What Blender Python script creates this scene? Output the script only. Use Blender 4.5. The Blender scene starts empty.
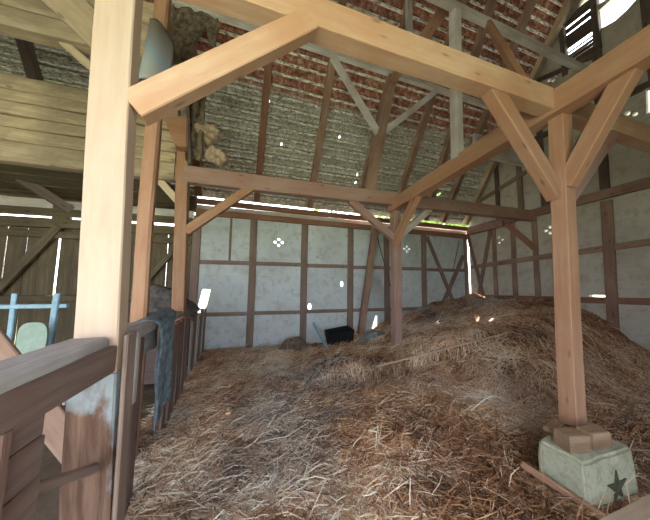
import bpy, bmesh, math, random
import numpy as np
from mathutils import Vector, Matrix, noise
from mathutils.geometry import tessellate_polygon

random.seed(7)
rng = np.random.default_rng(7)
scene = bpy.context.scene
COL = scene.collection

# ------------------------------------------------------------ node helpers
def new_mat(name):
    m = bpy.data.materials.new(name)
    m.use_nodes = True
    nt = m.node_tree
    nt.nodes.clear()
    out = nt.nodes.new('ShaderNodeOutputMaterial')
    b = nt.nodes.new('ShaderNodeBsdfPrincipled')
    nt.links.new(b.outputs[0], out.inputs[0])
    b.inputs['Roughness'].default_value = 0.85
    b.inputs['Specular IOR Level'].default_value = 0.25
    return m, nt, b

def N(nt, kind, **kw):
    n = nt.nodes.new(kind)
    for k, v in kw.items():
        if k.startswith('i_'):
            n.inputs[k[2:].replace('_', ' ')].default_value = v
        else:
            setattr(n, k, v)
    return n

def ramp(nt, src, stops):
    r = nt.nodes.new('ShaderNodeValToRGB')
    e = r.color_ramp.elements
    while len(e) < len(stops):
        e.new(0.5)
    for el, (p, c) in zip(e, stops):
        el.position = p
        el.color = (c[0], c[1], c[2], 1) if not isinstance(c, (int, float)) else (c, c, c, 1)
    nt.links.new(src, r.inputs[0])
    return r.outputs[0]

def mixc(nt, fac, a, b, mode='MIX'):
    n = nt.nodes.new('ShaderNodeMix')
    n.data_type = 'RGBA'
    n.blend_type = mode
    for sock, v in ((n.inputs[0], fac), (n.inputs[6], a), (n.inputs[7], b)):
        if hasattr(v, 'node'):
            nt.links.new(v, sock)
        else:
            sock.default_value = v if isinstance(v, (int, float)) else (v[0], v[1], v[2], 1)
    return n.outputs[2]

def mapped(nt, scale, kind='Object', rot=(0, 0, 0)):
    tc = nt.nodes.new('ShaderNodeTexCoord')
    mp = nt.nodes.new('ShaderNodeMapping')
    mp.inputs['Scale'].default_value = scale
    mp.inputs['Rotation'].default_value = rot
    nt.links.new(tc.outputs[kind], mp.inputs[0])
    return mp.outputs[0]

def nz(nt, vec, scale, detail=4, rough=0.6, dist=0.0):
    n = nt.nodes.new('ShaderNodeTexNoise')
    n.inputs['Scale'].default_value = scale
    n.inputs['Detail'].default_value = detail
    n.inputs['Roughness'].default_value = rough
    n.inputs['Distortion'].default_value = dist
    nt.links.new(vec, n.inputs['Vector'])
    return n.outputs[0]

def bump(nt, b, src, strength=0.4, dist=0.01):
    n = nt.nodes.new('ShaderNodeBump')
    n.inputs['Strength'].default_value = strength
    n.inputs['Distance'].default_value = dist
    nt.links.new(src, n.inputs['Height'])
    nt.links.new(n.outputs[0], b.inputs['Normal'])

def wood(name, light, dark, stain=None, stain_amt=0.5, rough=0.8, gs=1.0, bstr=0.35):
    """timber with its grain along the local X axis"""
    m, nt, b = new_mat(name)
    v = mapped(nt, (0.9 * gs, 14 * gs, 14 * gs))
    g = nz(nt, v, 1.6, 6, 0.65, 0.6)
    vf = mapped(nt, (3, 70, 70))
    g2 = nz(nt, vf, 1.5, 3, 0.7)
    v3 = mapped(nt, (1.1, 2.2, 2.2))
    g3 = nz(nt, v3, 1.3, 4, 0.6, 0.3)
    base = mixc(nt, ramp(nt, g, [(0.32, 0.0), (0.68, 1.0)]), dark, light)
    mid = tuple(0.72 * a + 0.28 * c for a, c in zip(light, dark))
    base = mixc(nt, ramp(nt, g2, [(0.38, 0.0), (0.62, 0.55)]), base, mid)
    if stain:
        f = ramp(nt, g3, [(0.42, 0.0), (0.68, stain_amt)])
        base = mixc(nt, f, base, stain)
    # knots
    vo = nt.nodes.new('ShaderNodeTexVoronoi')
    vo.inputs['Scale'].default_value = 1.0
    nt.links.new(mapped(nt, (2.3, 6.5, 6.5)), vo.inputs['Vector'])
    kf = ramp(nt, vo.outputs['Distance'], [(0.05, 0.75), (0.13, 0.0)])
    base = mixc(nt, kf, base, tuple(c * 0.45 for c in dark))
    oi = nt.nodes.new('ShaderNodeObjectInfo')
    vr = ramp(nt, oi.outputs['Random'], [(0, 0.88), (1, 1.06)])
    base = mixc(nt, 1.0, base, vr, 'MULTIPLY')
    nt.links.new(base, b.inputs['Base Color'])
    b.inputs['Roughness'].default_value = rough
    bump(nt, b, mixc(nt, 0.5, g, g2), bstr, 0.006)
    return m

M = {}
M['fresh'] = wood('new_softwood', (0.60, 0.405, 0.29), (0.48, 0.29, 0.195), (0.46, 0.22, 0.13), 0.65)
M['cream'] = wood('cream_softwood', (0.62, 0.475, 0.39), (0.52, 0.375, 0.29), (0.50, 0.31, 0.21), 0.45)
M['orange'] = wood('orange_softwood', (0.50, 0.295, 0.20), (0.37, 0.20, 0.13), (0.36, 0.155, 0.09), 0.6)
M['pink'] = wood('pinkish_timber', (0.42, 0.29, 0.255), (0.30, 0.185, 0.16), (0.33, 0.155, 0.125), 0.6)
M['brown'] = wood('old_brown_timber', (0.46, 0.30, 0.235), (0.28, 0.165, 0.125), (0.20, 0.12, 0.09), 0.6)
M['redbrown'] = wood('red_brown_timber', (0.42, 0.22, 0.16), (0.26, 0.12, 0.08), (0.18, 0.09, 0.06), 0.5)
M['dark'] = wood('dark_old_timber', (0.17, 0.12, 0.11), (0.08, 0.055, 0.05), (0.22, 0.17, 0.16), 0.4)
M['gray'] = wood('weathered_gray_timber', (0.78, 0.74, 0.74), (0.58, 0.53, 0.53), (0.36, 0.24, 0.19), 0.55)
M['pale'] = wood('pale_plank', (0.62, 0.48, 0.36), (0.46, 0.34, 0.25), (0.32, 0.23, 0.17), 0.5)
M['logs'] = wood('weathered_log', (0.58, 0.45, 0.33), (0.30, 0.22, 0.155), (0.20, 0.155, 0.12), 0.8, bstr=1.0)
M['board'] = wood('barn_board', (0.20, 0.155, 0.10), (0.10, 0.075, 0.05), (0.08, 0.055, 0.04), 0.6)
M['stud'] = wood('wall_timber', (0.30, 0.21, 0.18), (0.18, 0.12, 0.10), (0.36, 0.26, 0.23), 0.4)
M['fence'] = wood('fence_timber', (0.28, 0.20, 0.185), (0.14, 0.09, 0.075), (0.20, 0.10, 0.07), 0.7, bstr=0.9)
M['fence_top'] = wood('fence_skylit_worn_timber', (0.62, 0.60, 0.62), (0.38, 0.33, 0.33), (0.24, 0.15, 0.12), 0.6, bstr=0.9)  # worn boards; on the rails the paler colour also holds skylight from above
M['oak'] = wood('oak_offcut', (0.52, 0.36, 0.24), (0.30, 0.18, 0.11), (0.20, 0.12, 0.08), 0.6)

def plain(name, c, c2=None, scale=6, rough=0.85, bs=0.3, metal=0.0):
    m, nt, b = new_mat(name)
    c2 = c2 or tuple(x * 0.7 for x in c)
    g = nz(nt, mapped(nt, (1, 1, 1)), scale, 5, 0.65)
    nt.links.new(ramp(nt, g, [(0.35, c2), (0.65, c)]), b.inputs['Base Color'])
    b.inputs['Roughness'].default_value = rough
    b.inputs['Metallic'].default_value = metal
    bump(nt, b, g, bs, 0.01)
    return m

M['blue_paint'] = plain('pale_blue_paint', (0.42, 0.62, 0.78), (0.30, 0.48, 0.62), 12, 0.5)
M['green_gray'] = plain('grey_green_board', (0.42, 0.52, 0.46), (0.33, 0.42, 0.37), 9)
M['cloth_blue'] = plain('faded_blue_cloth', (0.25, 0.31, 0.38), (0.09, 0.12, 0.16), 14, 0.95, 0.6)
M['cloth_gray'] = plain('grey_cloth', (0.34, 0.38, 0.38), (0.16, 0.18, 0.18), 9, 0.95, 0.6)
M['sacking'] = plain('dusty_sacking', (0.27, 0.20, 0.15), (0.07, 0.055, 0.045), 13, 0.95, 1.0)
M['black'] = plain('black_plastic', (0.02, 0.022, 0.025), (0.012, 0.012, 0.014), 8, 0.5)
M['darkhay'] = plain('dark_blanket', (0.16, 0.14, 0.14), (0.06, 0.05, 0.05), 10, 0.95, 0.8)
M['iron'] = plain('dark_iron', (0.05, 0.05, 0.055), (0.03, 0.03, 0.03), 20, 0.5, 0.2, 0.6)
M['lump'] = plain('pale_carved_wood', (0.60, 0.45, 0.35), (0.30, 0.21, 0.16), 14, 0.9, 0.6)
M['bluegray'] = plain('blue_grey_tin', (0.26, 0.32, 0.42), (0.36, 0.30, 0.24), 5, 0.6, 0.3)

def foot_mat():
    m, nt, b = new_mat('flaking_post_foot')
    g = nz(nt, mapped(nt, (1, 10, 10)), 1.6, 6, 0.65, 0.6)
    base = ramp(nt, g, [(0.35, (0.07, 0.035, 0.025)), (0.65, (0.17, 0.10, 0.075))])
    q = nz(nt, mapped(nt, (2.2, 4.5, 4.5)), 1.1, 5, 0.6)
    tc = nt.nodes.new('ShaderNodeTexCoord'); sx = nt.nodes.new('ShaderNodeSeparateXYZ'); nt.links.new(tc.outputs['Object'], sx.inputs[0])
    ma = nt.nodes.new('ShaderNodeMath'); ma.operation = 'MULTIPLY_ADD'; ma.inputs[1].default_value = 0.4
    mb = nt.nodes.new('ShaderNodeMath'); mb.operation = 'MULTIPLY'; mb.inputs[1].default_value = 0.6
    nt.links.new(q, mb.inputs[0]); nt.links.new(sx.outputs[0], ma.inputs[0]); nt.links.new(mb.outputs[0], ma.inputs[2])
    base = mixc(nt, ramp(nt, ma.outputs[0], [(0.69, 0.0), (0.76, 0.75)]), base, (0.28, 0.32, 0.37))
    nt.links.new(base, b.inputs['Base Color'])
    bump(nt, b, g, 0.4, 0.006)
    return m
M['foot'] = foot_mat()

def limewash(name, tint):
    m, nt, b = new_mat(name)
    v = mapped(nt, (1, 1, 1))
    a = nz(nt, v, 1.1, 7, 0.62, 0.4)
    c = nz(nt, v, 5.5, 6, 0.7)
    d = nz(nt, v, 26, 4, 0.7)
    base = ramp(nt, a, [(0.28, (0.52, 0.50, 0.47)), (0.45, (0.66, 0.66, 0.65)), (0.7, (0.76, 0.78, 0.78))])
    base = mixc(nt, ramp(nt, c, [(0.50, 0.0), (0.70, 0.7)]), base, (0.42, 0.38, 0.33))
    base = mixc(nt, ramp(nt, d, [(0.60, 0.0), (0.75, 0.5)]), base, (0.25, 0.21, 0.18))
    # brick courses ghosting through the wash
    br = nt.nodes.new('ShaderNodeTexBrick')
    br.inputs['Scale'].default_value = 1.0
    br.inputs['Brick Width'].default_value = 0.27
    br.inputs['Row Height'].default_value = 0.085
    br.inputs['Mortar Size'].default_value = 0.008
    br.inputs['Mortar Smooth'].default_value = 0.6
    br.inputs['Color1'].default_value = (1, 1, 1, 1)
    br.inputs['Color2'].default_value = (0.93, 0.92, 0.9, 1)
    br.inputs['Mortar'].default_value = (0.80, 0.79, 0.78, 1)
    tc = nt.nodes.new('ShaderNodeTexCoord')
    sx = nt.nodes.new('ShaderNodeSeparateXYZ')
    nt.links.new(tc.outputs['Object'], sx.inputs[0])
    ad = nt.nodes.new('ShaderNodeMath'); ad.operation = 'ADD'
    nt.links.new(sx.outputs[0], ad.inputs[0]); nt.links.new(sx.outputs[1], ad.inputs[1])
    cb = nt.nodes.new('ShaderNodeCombineXYZ')
    nt.links.new(ad.outputs[0], cb.inputs[0]); nt.links.new(sx.outputs[2], cb.inputs[1])
    nt.links.new(cb.outputs[0], br.inputs['Vector'])
    base = mixc(nt, 0.32, base, br.outputs['Color'], 'MULTIPLY')
    base = mixc(nt, 1.0, base, tint, 'MULTIPLY')
    nt.links.new(base, b.inputs['Base Color'])
    b.inputs['Roughness'].default_value = 0.95
    bump(nt, b, c, 0.6, 0.015)
    return m
M['lime'] = limewash('bluish_limewash', (0.90, 0.96, 1.03))
M['lime_warm'] = limewash('dusty_limewash', (0.90, 0.82, 0.77))

def tile_mat():
    """underside of clay roof tiles: bare red upper part, lime-pointed grey-green lower part"""
    m, nt, b = new_mat('clay_tiles_underside')
    v = mapped(nt, (1, 1, 1))
    tc = nt.nodes.new('ShaderNodeTexCoord')
    sx = nt.nodes.new('ShaderNodeSeparateXYZ')
    nt.links.new(tc.outputs['Object'], sx.inputs[0])
    big = nz(nt, v, 0.9, 4, 0.6)
    fine = nz(nt, v, 9, 6, 0.75)
    fine2 = nz(nt, mapped(nt, (3, 9, 1)), 5, 5, 0.75)
    red = ramp(nt, fine, [(0.34, (0.09, 0.045, 0.035)), (0.5, (0.31, 0.14, 0.10)), (0.66, (0.56, 0.42, 0.37))])
    grn = ramp(nt, fine2, [(0.36, (0.12, 0.11, 0.095)), (0.5, (0.34, 0.32, 0.275)), (0.64, (0.72, 0.69, 0.63))])
    # pointing ends at a fixed height up the slope (local Y), with a ragged edge
    wob = nt.nodes.new('ShaderNodeMath'); wob.operation = 'MULTIPLY_ADD'
    nt.links.new(big, wob.inputs[0]); wob.inputs[1].default_value = 0.25
    nt.links.new(sx.outputs[1], wob.inputs[2])
    f = nt.nodes.new('ShaderNodeMapRange')
    f.inputs[1].default_value = 2.50; f.inputs[2].default_value = 2.62
    nt.links.new(wob.outputs[0], f.inputs[0])
    base = mixc(nt, f.outputs[0], grn, red)
    # tile joints
    br = nt.nodes.new('ShaderNodeTexBrick')
    br.inputs['Scale'].default_value = 1.0
    br.inputs['Brick Width'].default_value = 0.17
    br.inputs['Row Height'].default_value = 0.2
    br.inputs['Mortar Size'].default_value = 0.007
    br.inputs['Color1'].default_value = (1, 1, 1, 1)
    br.inputs['Color2'].default_value = (0.66, 0.64, 0.62, 1)
    br.inputs['Mortar'].default_value = (0.45, 0.42, 0.4, 1)
    dn = nt.nodes.new('ShaderNodeTexNoise'); dn.inputs['Scale'].default_value = 7; nt.links.new(tc.outputs['Object'], dn.inputs['Vector'])
    dm = nt.nodes.new('ShaderNodeVectorMath'); dm.operation = 'MULTIPLY_ADD'; dm.inputs[1].default_value = (0.09, 0.05, 0)
    nt.links.new(dn.outputs['Color'], dm.inputs[0]); nt.links.new(tc.outputs['Object'], dm.inputs[2])
    nt.links.new(dm.outputs[0], br.inputs['Vector'])
    base = mixc(nt, 0.75, base, br.outputs['Color'], 'MULTIPLY')
    nt.links.new(base, b.inputs['Base Color'])
    b.inputs['Roughness'].default_value = 0.95
    bump(nt, b, fine, 0.6, 0.02)
    return m
M['tiles'] = tile_mat()

def batten_mat():
    m, nt, b = new_mat('dusty_tile_batten')
    g = nz(nt, mapped(nt, (4, 10, 10)), 2, 5, 0.7)
    nt.links.new(ramp(nt, g, [(0.38, (0.16, 0.12, 0.10)), (0.49, (0.62, 0.58, 0.53)), (0.60, (0.97, 0.95, 0.90))]), b.inputs['Base Color'])
    return m
M['batten'] = batten_mat()

def stone_mat():
    m, nt, b = new_mat('mossy_pale_stone')
    v = mapped(nt, (1, 1, 1))
    a = nz(nt, v, 5, 6, 0.65)
    d = nz(nt, v, 30, 5, 0.75)
    base = ramp(nt, a, [(0.3, (0.36, 0.36, 0.27)), (0.5, (0.56, 0.57, 0.44)), (0.7, (0.66, 0.66, 0.55))])
    base = mixc(nt, ramp(nt, d, [(0.5, 0.0), (0.7, 0.6)]), base, (0.22, 0.20, 0.15))
    nt.links.new(base, b.inputs['Base Color'])
    bump(nt, b, mixc(nt, 0.5, a, d), 0.8, 0.02)
    return m
M['stone'] = stone_mat()

def straw_mat(name, stops):
    m, nt, b = new_mat(name)
    at = nt.nodes.new('ShaderNodeAttribute'); at.attribute_name = 'tone'
    a2 = nt.nodes.new('ShaderNodeAttribute'); a2.attribute_name = 'bleach'
    c1 = ramp(nt, at.outputs['Fac'], stops)
    c2 = ramp(nt, at.outputs['Fac'], [(0.0, (0.07, 0.055, 0.05)), (0.3, (0.22, 0.18, 0.16)), (0.6, (0.52, 0.46, 0.41)), (1.0, (0.88, 0.84, 0.78))])
    nt.links.new(mixc(nt, a2.outputs['Fac'], c1, c2), b.inputs['Base Color'])
    b.inputs['Roughness'].default_value = 0.6
    return m
M['straw'] = straw_mat('straw_stems', [(0.0, (0.09, 0.04, 0.025)), (0.28, (0.29, 0.13, 0.065)), (0.52, (0.58, 0.30, 0.155)), (0.78, (0.80, 0.54, 0.35)), (1.0, (0.95, 0.84, 0.70))])
M['straw_bed'] = plain('trodden_straw', (0.26, 0.14, 0.08), (0.08, 0.045, 0.03), 18, 0.95, 1.0)
M['earth'] = plain('earth_floor', (0.20, 0.15, 0.11), (0.12, 0.09, 0.07), 4, 0.95, 0.6)
M['grass'] = plain('dry_grass_outside', (0.42, 0.44, 0.30), (0.33, 0.36, 0.22), 3, 0.95, 0.6)
M['leaf'] = plain('hedge_leaves', (0.30, 0.42, 0.10), (0.10, 0.20, 0.03), 2.5, 0.8, 0.6)

# ------------------------------------------------------------ object helpers
def link(name, me, mats, parent=None, loc=None):
    o = bpy.data.objects.new(name, me)
    for m in (mats if isinstance(mats, (list, tuple)) else [mats]):
        me.materials.append(m)
    COL.objects.link(o)
    if parent: o.parent = parent
    if loc is not None: o.location = loc
    return o

def tag(o, label, cat, group=None, kind=None):
    if label: o['label'] = label
    if cat: o['category'] = cat
    if group: o['group'] = group
    if kind: o['kind'] = kind
    return o

def struct(o):
    o['kind'] = 'structure'
    return o

def empty(name, loc, label, cat, group=None):
    o = bpy.data.objects.new(name, None)
    o.empty_display_size = 0.1
    COL.objects.link(o)
    o.location = loc
    return tag(o, label, cat, group)

def beam_mesh(L, w, h, seed=0, rough=0.004, bev=0.008, taper=1.0, bow=0.0, cuts=None, ragged=0.0):
    """bar along +X, cross-section w (Y) by h (Z), chamfered long edges, gently uneven"""
    n = cuts or max(2, int(L / 0.22))
    bm = bmesh.new()
    b = min(bev, w * 0.3, h * 0.3)
    prof = [(-w/2+b, -h/2), (w/2-b, -h/2), (w/2, -h/2+b), (w/2, h/2-b), (w/2-b, h/2), (-w/2+b, h/2), (-w/2, h/2-b), (-w/2, -h/2+b)]
    rings = []
    for i in range(n + 1):
        t = i / n
        s = 1 + (taper - 1) * t
        ring = []
        oy = noise.noise(Vector((t * L * 0.7, seed * 3.1, 0.3))) * rough * 2
        oz = noise.noise(Vector((t * L * 0.7, seed * 3.1, 9.3))) * rough * 2 + bow * math.sin(math.pi * t)
        for j, (y, z) in enumerate(prof):
            r = noise.noise(Vector((t * L * 3.0, seed * 5.7 + j * 1.3, 4.4))) * rough
            x = t * L
            if ragged and i in (0, n):
                x += (random.random() - 0.5) * ragged
            ring.append(bm.verts.new((x, (y * (1 + r / max(w, 0.02))) * s + oy, (z * (1 + r / max(h, 0.02))) * s + oz)))
        rings.append(ring)
    for a, c in zip(rings, rings[1:]):
        for j in range(8):
            k = (j + 1) % 8
            bm.faces.new((a[j], c[j], c[k], a[k]))
    bm.faces.new(list(reversed(rings[0])) if False else rings[0])
    bm.faces.new(list(reversed(rings[-1])))
    bmesh.ops.recalc_face_normals(bm, faces=bm.faces)
    me = bpy.data.meshes.new('bar')
    bm.to_mesh(me); bm.free()
    return me

def frame_from(p0, p1, up=(0, 0, 1)):
    x = (Vector(p1) - Vector(p0)).normalized()
    u = Vector(up)
    if abs(x.dot(u)) > 0.98: u = Vector((0, 1, 0))
    y = u.cross(x).normalized()
    z = x.cross(y)
    m = Matrix((x, y, z)).transposed().to_4x4()
    m.translation = Vector(p0)
    return m

SEED = [0]
def timber(name, p0, p1, w, h, mat, label=None, cat=None, parent=None, up=(0, 0, 1), group=None, kind=None, **kw):
    """w is the sideways size, h the size along 'up'"""
    SEED[0] += 1
    L = (Vector(p1) - Vector(p0)).length
    o = link(name, beam_mesh(L, w, h, SEED[0], **kw), M[mat])
    mw = frame_from(p0, p1, up)
    if parent:
        o.parent = parent
        o.matrix_local = Matrix.Translation(-parent.location) @ mw
    else:
        o.matrix_world = mw
    if label or cat or group or kind: tag(o, label, cat, group, kind)
    return o

def plate(name, axis, pos, thick, outline, holes, mat, parent=None):
    """flat wall with real openings. axis 'Y': outline in (x,z), wall from Y=pos to pos+thick;
    axis 'X': outline in (y,z), wall from X=pos to pos+thick"""
    loops = [[Vector((a, b, 0)) for a, b in outline]] + [[Vector((a, b, 0)) for a, b in h] for h in holes]
    flat = [p for l in loops for p in l]
    tris = tessellate_polygon(loops)
    bm = bmesh.new()
    def P(p, d):
        return (p.x, pos + d, p.y) if axis == 'Y' else (pos + d, p.x, p.y)
    f = [bm.verts.new(P(p, 0)) for p in flat]
    k = [bm.verts.new(P(p, thick)) for p in flat]
    for t in tris:
        try:
            bm.faces.new([f[i] for i in t]); bm.faces.new([k[i] for i in reversed(t)])
        except ValueError: pass
    i0 = 0
    for l in loops:
        n = len(l)
        for i in range(n):
            a, c = i0 + i, i0 + (i + 1) % n
            bm.faces.new((f[a], f[c], k[c], k[a]))
        i0 += n
    bmesh.ops.recalc_face_normals(bm, faces=bm.faces)
    me = bpy.data.meshes.new(name)
    bm.to_mesh(me); bm.free()
    return link(name, me, mat, parent)

def circle(cx, cy, r, n=8, ph=0.2, sy=1.0):
    return [(cx + r * math.cos(ph + 2 * math.pi * i / n), cy + sy * r * math.sin(ph + 2 * math.pi * i / n)) for i in range(n)]

def quatrefoil(cx, cy, d=0.09, r=0.042):
    return [circle(cx + d, cy, r), circle(cx - d, cy, r), circle(cx, cy + d * 0.85, r), circle(cx, cy - d * 0.85, r)]

# ------------------------------------------------------------ camera
cam_d = bpy.data.cameras.new('camera')
cam = bpy.data.objects.new('camera', cam_d)
COL.objects.link(cam)
scene.camera = cam
cam_d.sensor_width = 36
cam_d.lens = 240.0 / 650.0 * 36.0
cam_d.clip_start = 0.03
yaw, pit, rol = 0.3124, 0.088, 0.0128
fv = Vector((math.sin(yaw) * math.cos(pit), math.cos(yaw) * math.cos(pit), math.sin(pit)))
rv = Vector((math.cos(yaw), -math.sin(yaw), 0)); uv = rv.cross(fv)
r2 = math.cos(rol) * rv + math.sin(rol) * uv
u2 = -math.sin(rol) * rv + math.cos(rol) * uv
mw = Matrix((r2, u2, -fv)).transposed().to_4x4()
mw.translation = Vector((0, 0, 1.6))
cam.matrix_world = mw

# ------------------------------------------------------------ shell dimensions
YB, XG = 6.2, 7.1                  # inner faces of the back wall and the gable wall
S = 1.55                           # rise of the roof per metre towards the ridge
Y0, Z0 = 6.25, 3.6                 # foot of the roof plane
YR = 2.6                           # ridge line
ZR = Z0 + S * (Y0 - YR)
def zroof(y): return Z0 + S * (Y0 - y) if y > YR else ZR - S * (YR - y)
nroof = Vector((0, S, 1)).normalized()

# floor and the ground outside
def grid(name, x0, x1, y0, y1, z, mat):
    me = bpy.data.meshes.new(name)
    me.from_pydata([(x0, y0, z), (x1, y0, z), (x1, y1, z), (x0, y1, z)], [], [(0, 1, 2, 3)])
    return link(name, me, mat)
struct(grid('floor', -6.5, XG, -1.3, YB, -0.06, M['earth']))
g = grid('grass_field', -60, 60, -60, 60, -0.12, M['grass'])
struct(g)

# ------------------------------------------------------------ back wall
holes = quatrefoil(0.749, 2.59) + quatrefoil(4.65, 2.62)
holes.append([(-1.03, 0.80), (-0.97, 0.78), (-0.86, 1.02), (-0.80, 1.37), (-0.98, 1.38), (-1.05, 1.0)])
holes.append([(3.43, 0.27), (3.60, 0.27), (3.61, 0.62), (3.555, 0.66)])
holes.append(circle(2.51, 1.53, 0.055, sy=1.6)); holes.append(circle(1.60, 0.93, 0.06, sy=1.5))
wb = plate('wall_back', 'Y', YB, 0.14, [(-1.13, -0.1), (XG - 0.025, -0.1), (XG - 0.025, 3.14), (-1.13, 3.14)], holes, M['lime'])
struct(wb)
def wpart(name, p0, p1, w, h, mat='stud', par=None, **kw):
    return timber(name, p0, p1, w, h, mat, parent=par, **kw)
for i, x in enumerate((-1.15, 0.11, 1.43, 2.745, 3.92, 5.26, 6.98)):
    wpart('stud', (x, YB + 0.03, -0.05), (x + 0.02 * math.sin(i * 3), YB + 0.03, 3.1), 0.15, 0.17 if i != 6 else 0.12, par=wb, up=(1, 0, 0), bow=0.01 * math.sin(i * 2.1))
wpart('stud', (-0.42, YB + 0.03, 2.03), (-0.42, YB + 0.03, 3.1), 0.1, 0.05, par=wb, up=(1, 0, 0))
segs = [(-1.08, 0.03), (0.19, 1.35), (1.51, 2.66), (2.83, 3.84), (4.0, 5.18), (5.34, 6.92)]
for a, c in segs:
    wpart('rail', (a, YB + 0.035, 2.01 + random.uniform(-.01, .01)), (c, YB + 0.035, 2.02), 0.12, 0.10, par=wb)
    wpart('rail', (a, YB + 0.035, 0.80), (c, YB + 0.035, 0.80 + random.uniform(-.01, .02)), 0.12, 0.09, par=wb)
# wall plate and the loose plank lying over it, under the eave opening
wpart('wall_plate', (-1.2, YB + 0.02, 3.185), (XG, YB + 0.02, 3.165), 0.2, 0.14, 'redbrown', wb)
wpart('pale_board', (-1.2, YB + 0.04, 3.315), (XG, YB + 0.04, 3.30), 0.04, 0.13, 'gray', wb)
wpart('eave_board', (-1.2, YB - 0.04, 3.44), (XG, YB - 0.04, 3.42), 0.08, 0.13, 'redbrown', wb)
wpart('eave_board', (-1.2, YB + 0.06, 3.50), (2.6, YB + 0.06, 3.50), 0.05, 0.05, 'dark', wb)
# diagonal braces crossing in the last bay
wpart('brace', (5.40, YB + 0.02, 3.05), (6.40, YB + 0.02, 0.95), 0.1, 0.13, par=wb)
wpart('brace', (6.86, YB + 0.0, 2.5), (5.72, YB + 0.0, 0.55), 0.1, 0.13, par=wb)

# leaning prop and iron rod on the wall
timber('timber_prop', (2.93, 5.95, 0.05), (3.42, 5.9, 3.4), 0.15, 0.15, 'brown', 'reddish brown prop leaning slightly against the back wall beside the black bin', 'post', up=(1, 0, 0))
timber('iron_rod', (3.50, YB - 0.06, 3.15), (4.12, YB - 0.06, 1.15), 0.025, 0.025, 'dark', 'thin dark rod slanting down the back wall behind the middle post', 'rod')
timber('iron_rod', (6.68, YB - 0.04, 3.0), (6.38, YB - 0.04, 1.95), 0.02, 0.02, 'dark', 'thin dark rod slanting across the corner panel of the back wall', 'rod')

# boarded wall of the left bay, with daylight gaps between the boards
wl = bpy.data.objects.new('wall_left', None); COL.objects.link(wl); wl.location = (-1.3, YB, 0); struct(wl)
x = -1.25
k = 0
gaps = {}
while x > -6.6:
    wd = random.uniform(0.19, 0.27)
    gap = 0.004
    if abs(x - wd + 1.75) < 0.12: gap = 0.01
    if abs(x - wd + 3.66) < 0.13:
        wd = x + 3.63; gap = 0.034
    if abs(x - wd + 4.42) < 0.13:
        wd = x + 4.42; gap = 0.024
    top = 2.70
    timber('board', (x - wd / 2, YB + 0.05 + 0.01 * (k % 2), -0.05), (x - wd / 2, YB + 0.05 + 0.01 * (k % 2), top), 0.025, wd, 'board', parent=wl, up=(1, 0, 0), rough=0.002, bev=0.003)
    x -= wd + gap
    k += 1
timber('rail', (-6.6, YB - 0.02, 2.44), (-1.25, YB - 0.02, 2.47), 0.1, 0.13, 'board', parent=wl)
timber('rail', (-6.6, YB + 0.0, 2.66), (-1.25, YB + 0.0, 2.71), 0.12, 0.19, 'board', parent=wl)
timber('rail', (-6.6, YB + 0.0, 2.86), (-1.25, YB + 0.0, 2.95), 0.12, 0.15, 'board', parent=wl)
timber('infill_board', (-6.6, YB + 0.05, 3.06), (-1.25, YB + 0.05, 3.10), 0.04, 0.22, 'gray', parent=wl)
timber('infill_board', (-6.6, YB + 0.05, 3.35), (-1.2, YB + 0.05, 3.38), 0.04, 0.40, 'board', parent=wl)
timber('rail', (-6.6, YB - 0.02, 1.2), (-1.25, YB - 0.02, 1.2), 0.08, 0.1, 'board', parent=wl)
timber('upright', (-3.62, YB - 0.0, 2.6), (-3.62, YB, 3.1), 0.1, 0.28, 'board', parent=wl, up=(1, 0, 0))
timber('brace', (-3.62, YB - 0.05, 2.62), (-4.55, YB - 0.05, 1.1), 0.09, 0.14, 'board', parent=wl)
timber('brace', (-1.62, YB - 0.05, 2.2), (-2.1, YB - 0.05, 1.5), 0.09, 0.1, 'board', parent=wl)

# gable wall
gh = quatrefoil(5.134, 2.889, 0.1, 0.038) + quatrefoil(3.862, 2.935) + quatrefoil(2.446, 4.938) + quatrefoil(3.577, 6.746, 0.08, 0.04)
gh.append([(2.93, 1.345), (3.24, 1.335), (3.24, 1.375), (2.93, 1.385)]); gh.append(circle(3.08, 1.27, 0.04))
gh.append(circle(2.17, 5.81, 0.10)); gh.append([(2.13, 5.42), (2.17, 4.85), (2.22, 4.85), (2.19, 5.42)])
gh.append([(5.03, 4.15), (5.07, 4.15), (5.08, 4.98), (5.03, 4.95)])
gh.append([(2.80, 6.72), (3.32, 6.72), (3.32, 7.95), (2.80, 8.2)])
gh.append([(2.70, 7.14), (2.48, 7.10), (2.32, 7.15), (2.2, 7.22), (1.9, 7.3), (1.6, 7.35), (1.6, 7.6), (2.2, 7.62), (2.49, 7.62), (2.70, 7.58)])
gh.append([(2.70, 7.72), (2.45, 7.70), (2.2, 7.74), (2.2, 7.95), (2.70, 7.92)])
wg = plate('wall_right', 'X', XG, 0.14, [(6.15, -0.1), (6.15, 3.65), (YR, ZR - 0.05), (-1.2, zroof(-1.2)), (-1.2, -0.1)], gh, M['lime_warm'])
struct(wg)
def gp(name, y0, z0, y1, z1, w=0.15, d=0.12, mat='stud', off=0.0, **kw):
    timber(name, (XG + 0.02 - off, y0, z0), (XG + 0.02 - off, y1, z1), d, w, mat, parent=wg, up=(1, 0, 0) if False else ((0, 1, 0) if abs(z1 - z0) > abs(y1 - y0) else (0, 0, 1)), **kw)
for y, z1 in ((5.30, 3.35), (4.755, 3.35), (4.215, 3.35)):
    gp('stud', y, 0, y - 0.03, z1, 0.12, mat='brown')
gp('stud', 2.93, 0, 2.84, 3.35, 0.17, mat='brown'); gp('stud', 1.5, 0, 1.5, 3.35, 0.16); gp('stud', 0.2, 0, 0.2, 3.35, 0.16)
gp('rail', 6.1, 2.13, -1.2, 2.66, 0.13, mat='brown')
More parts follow.
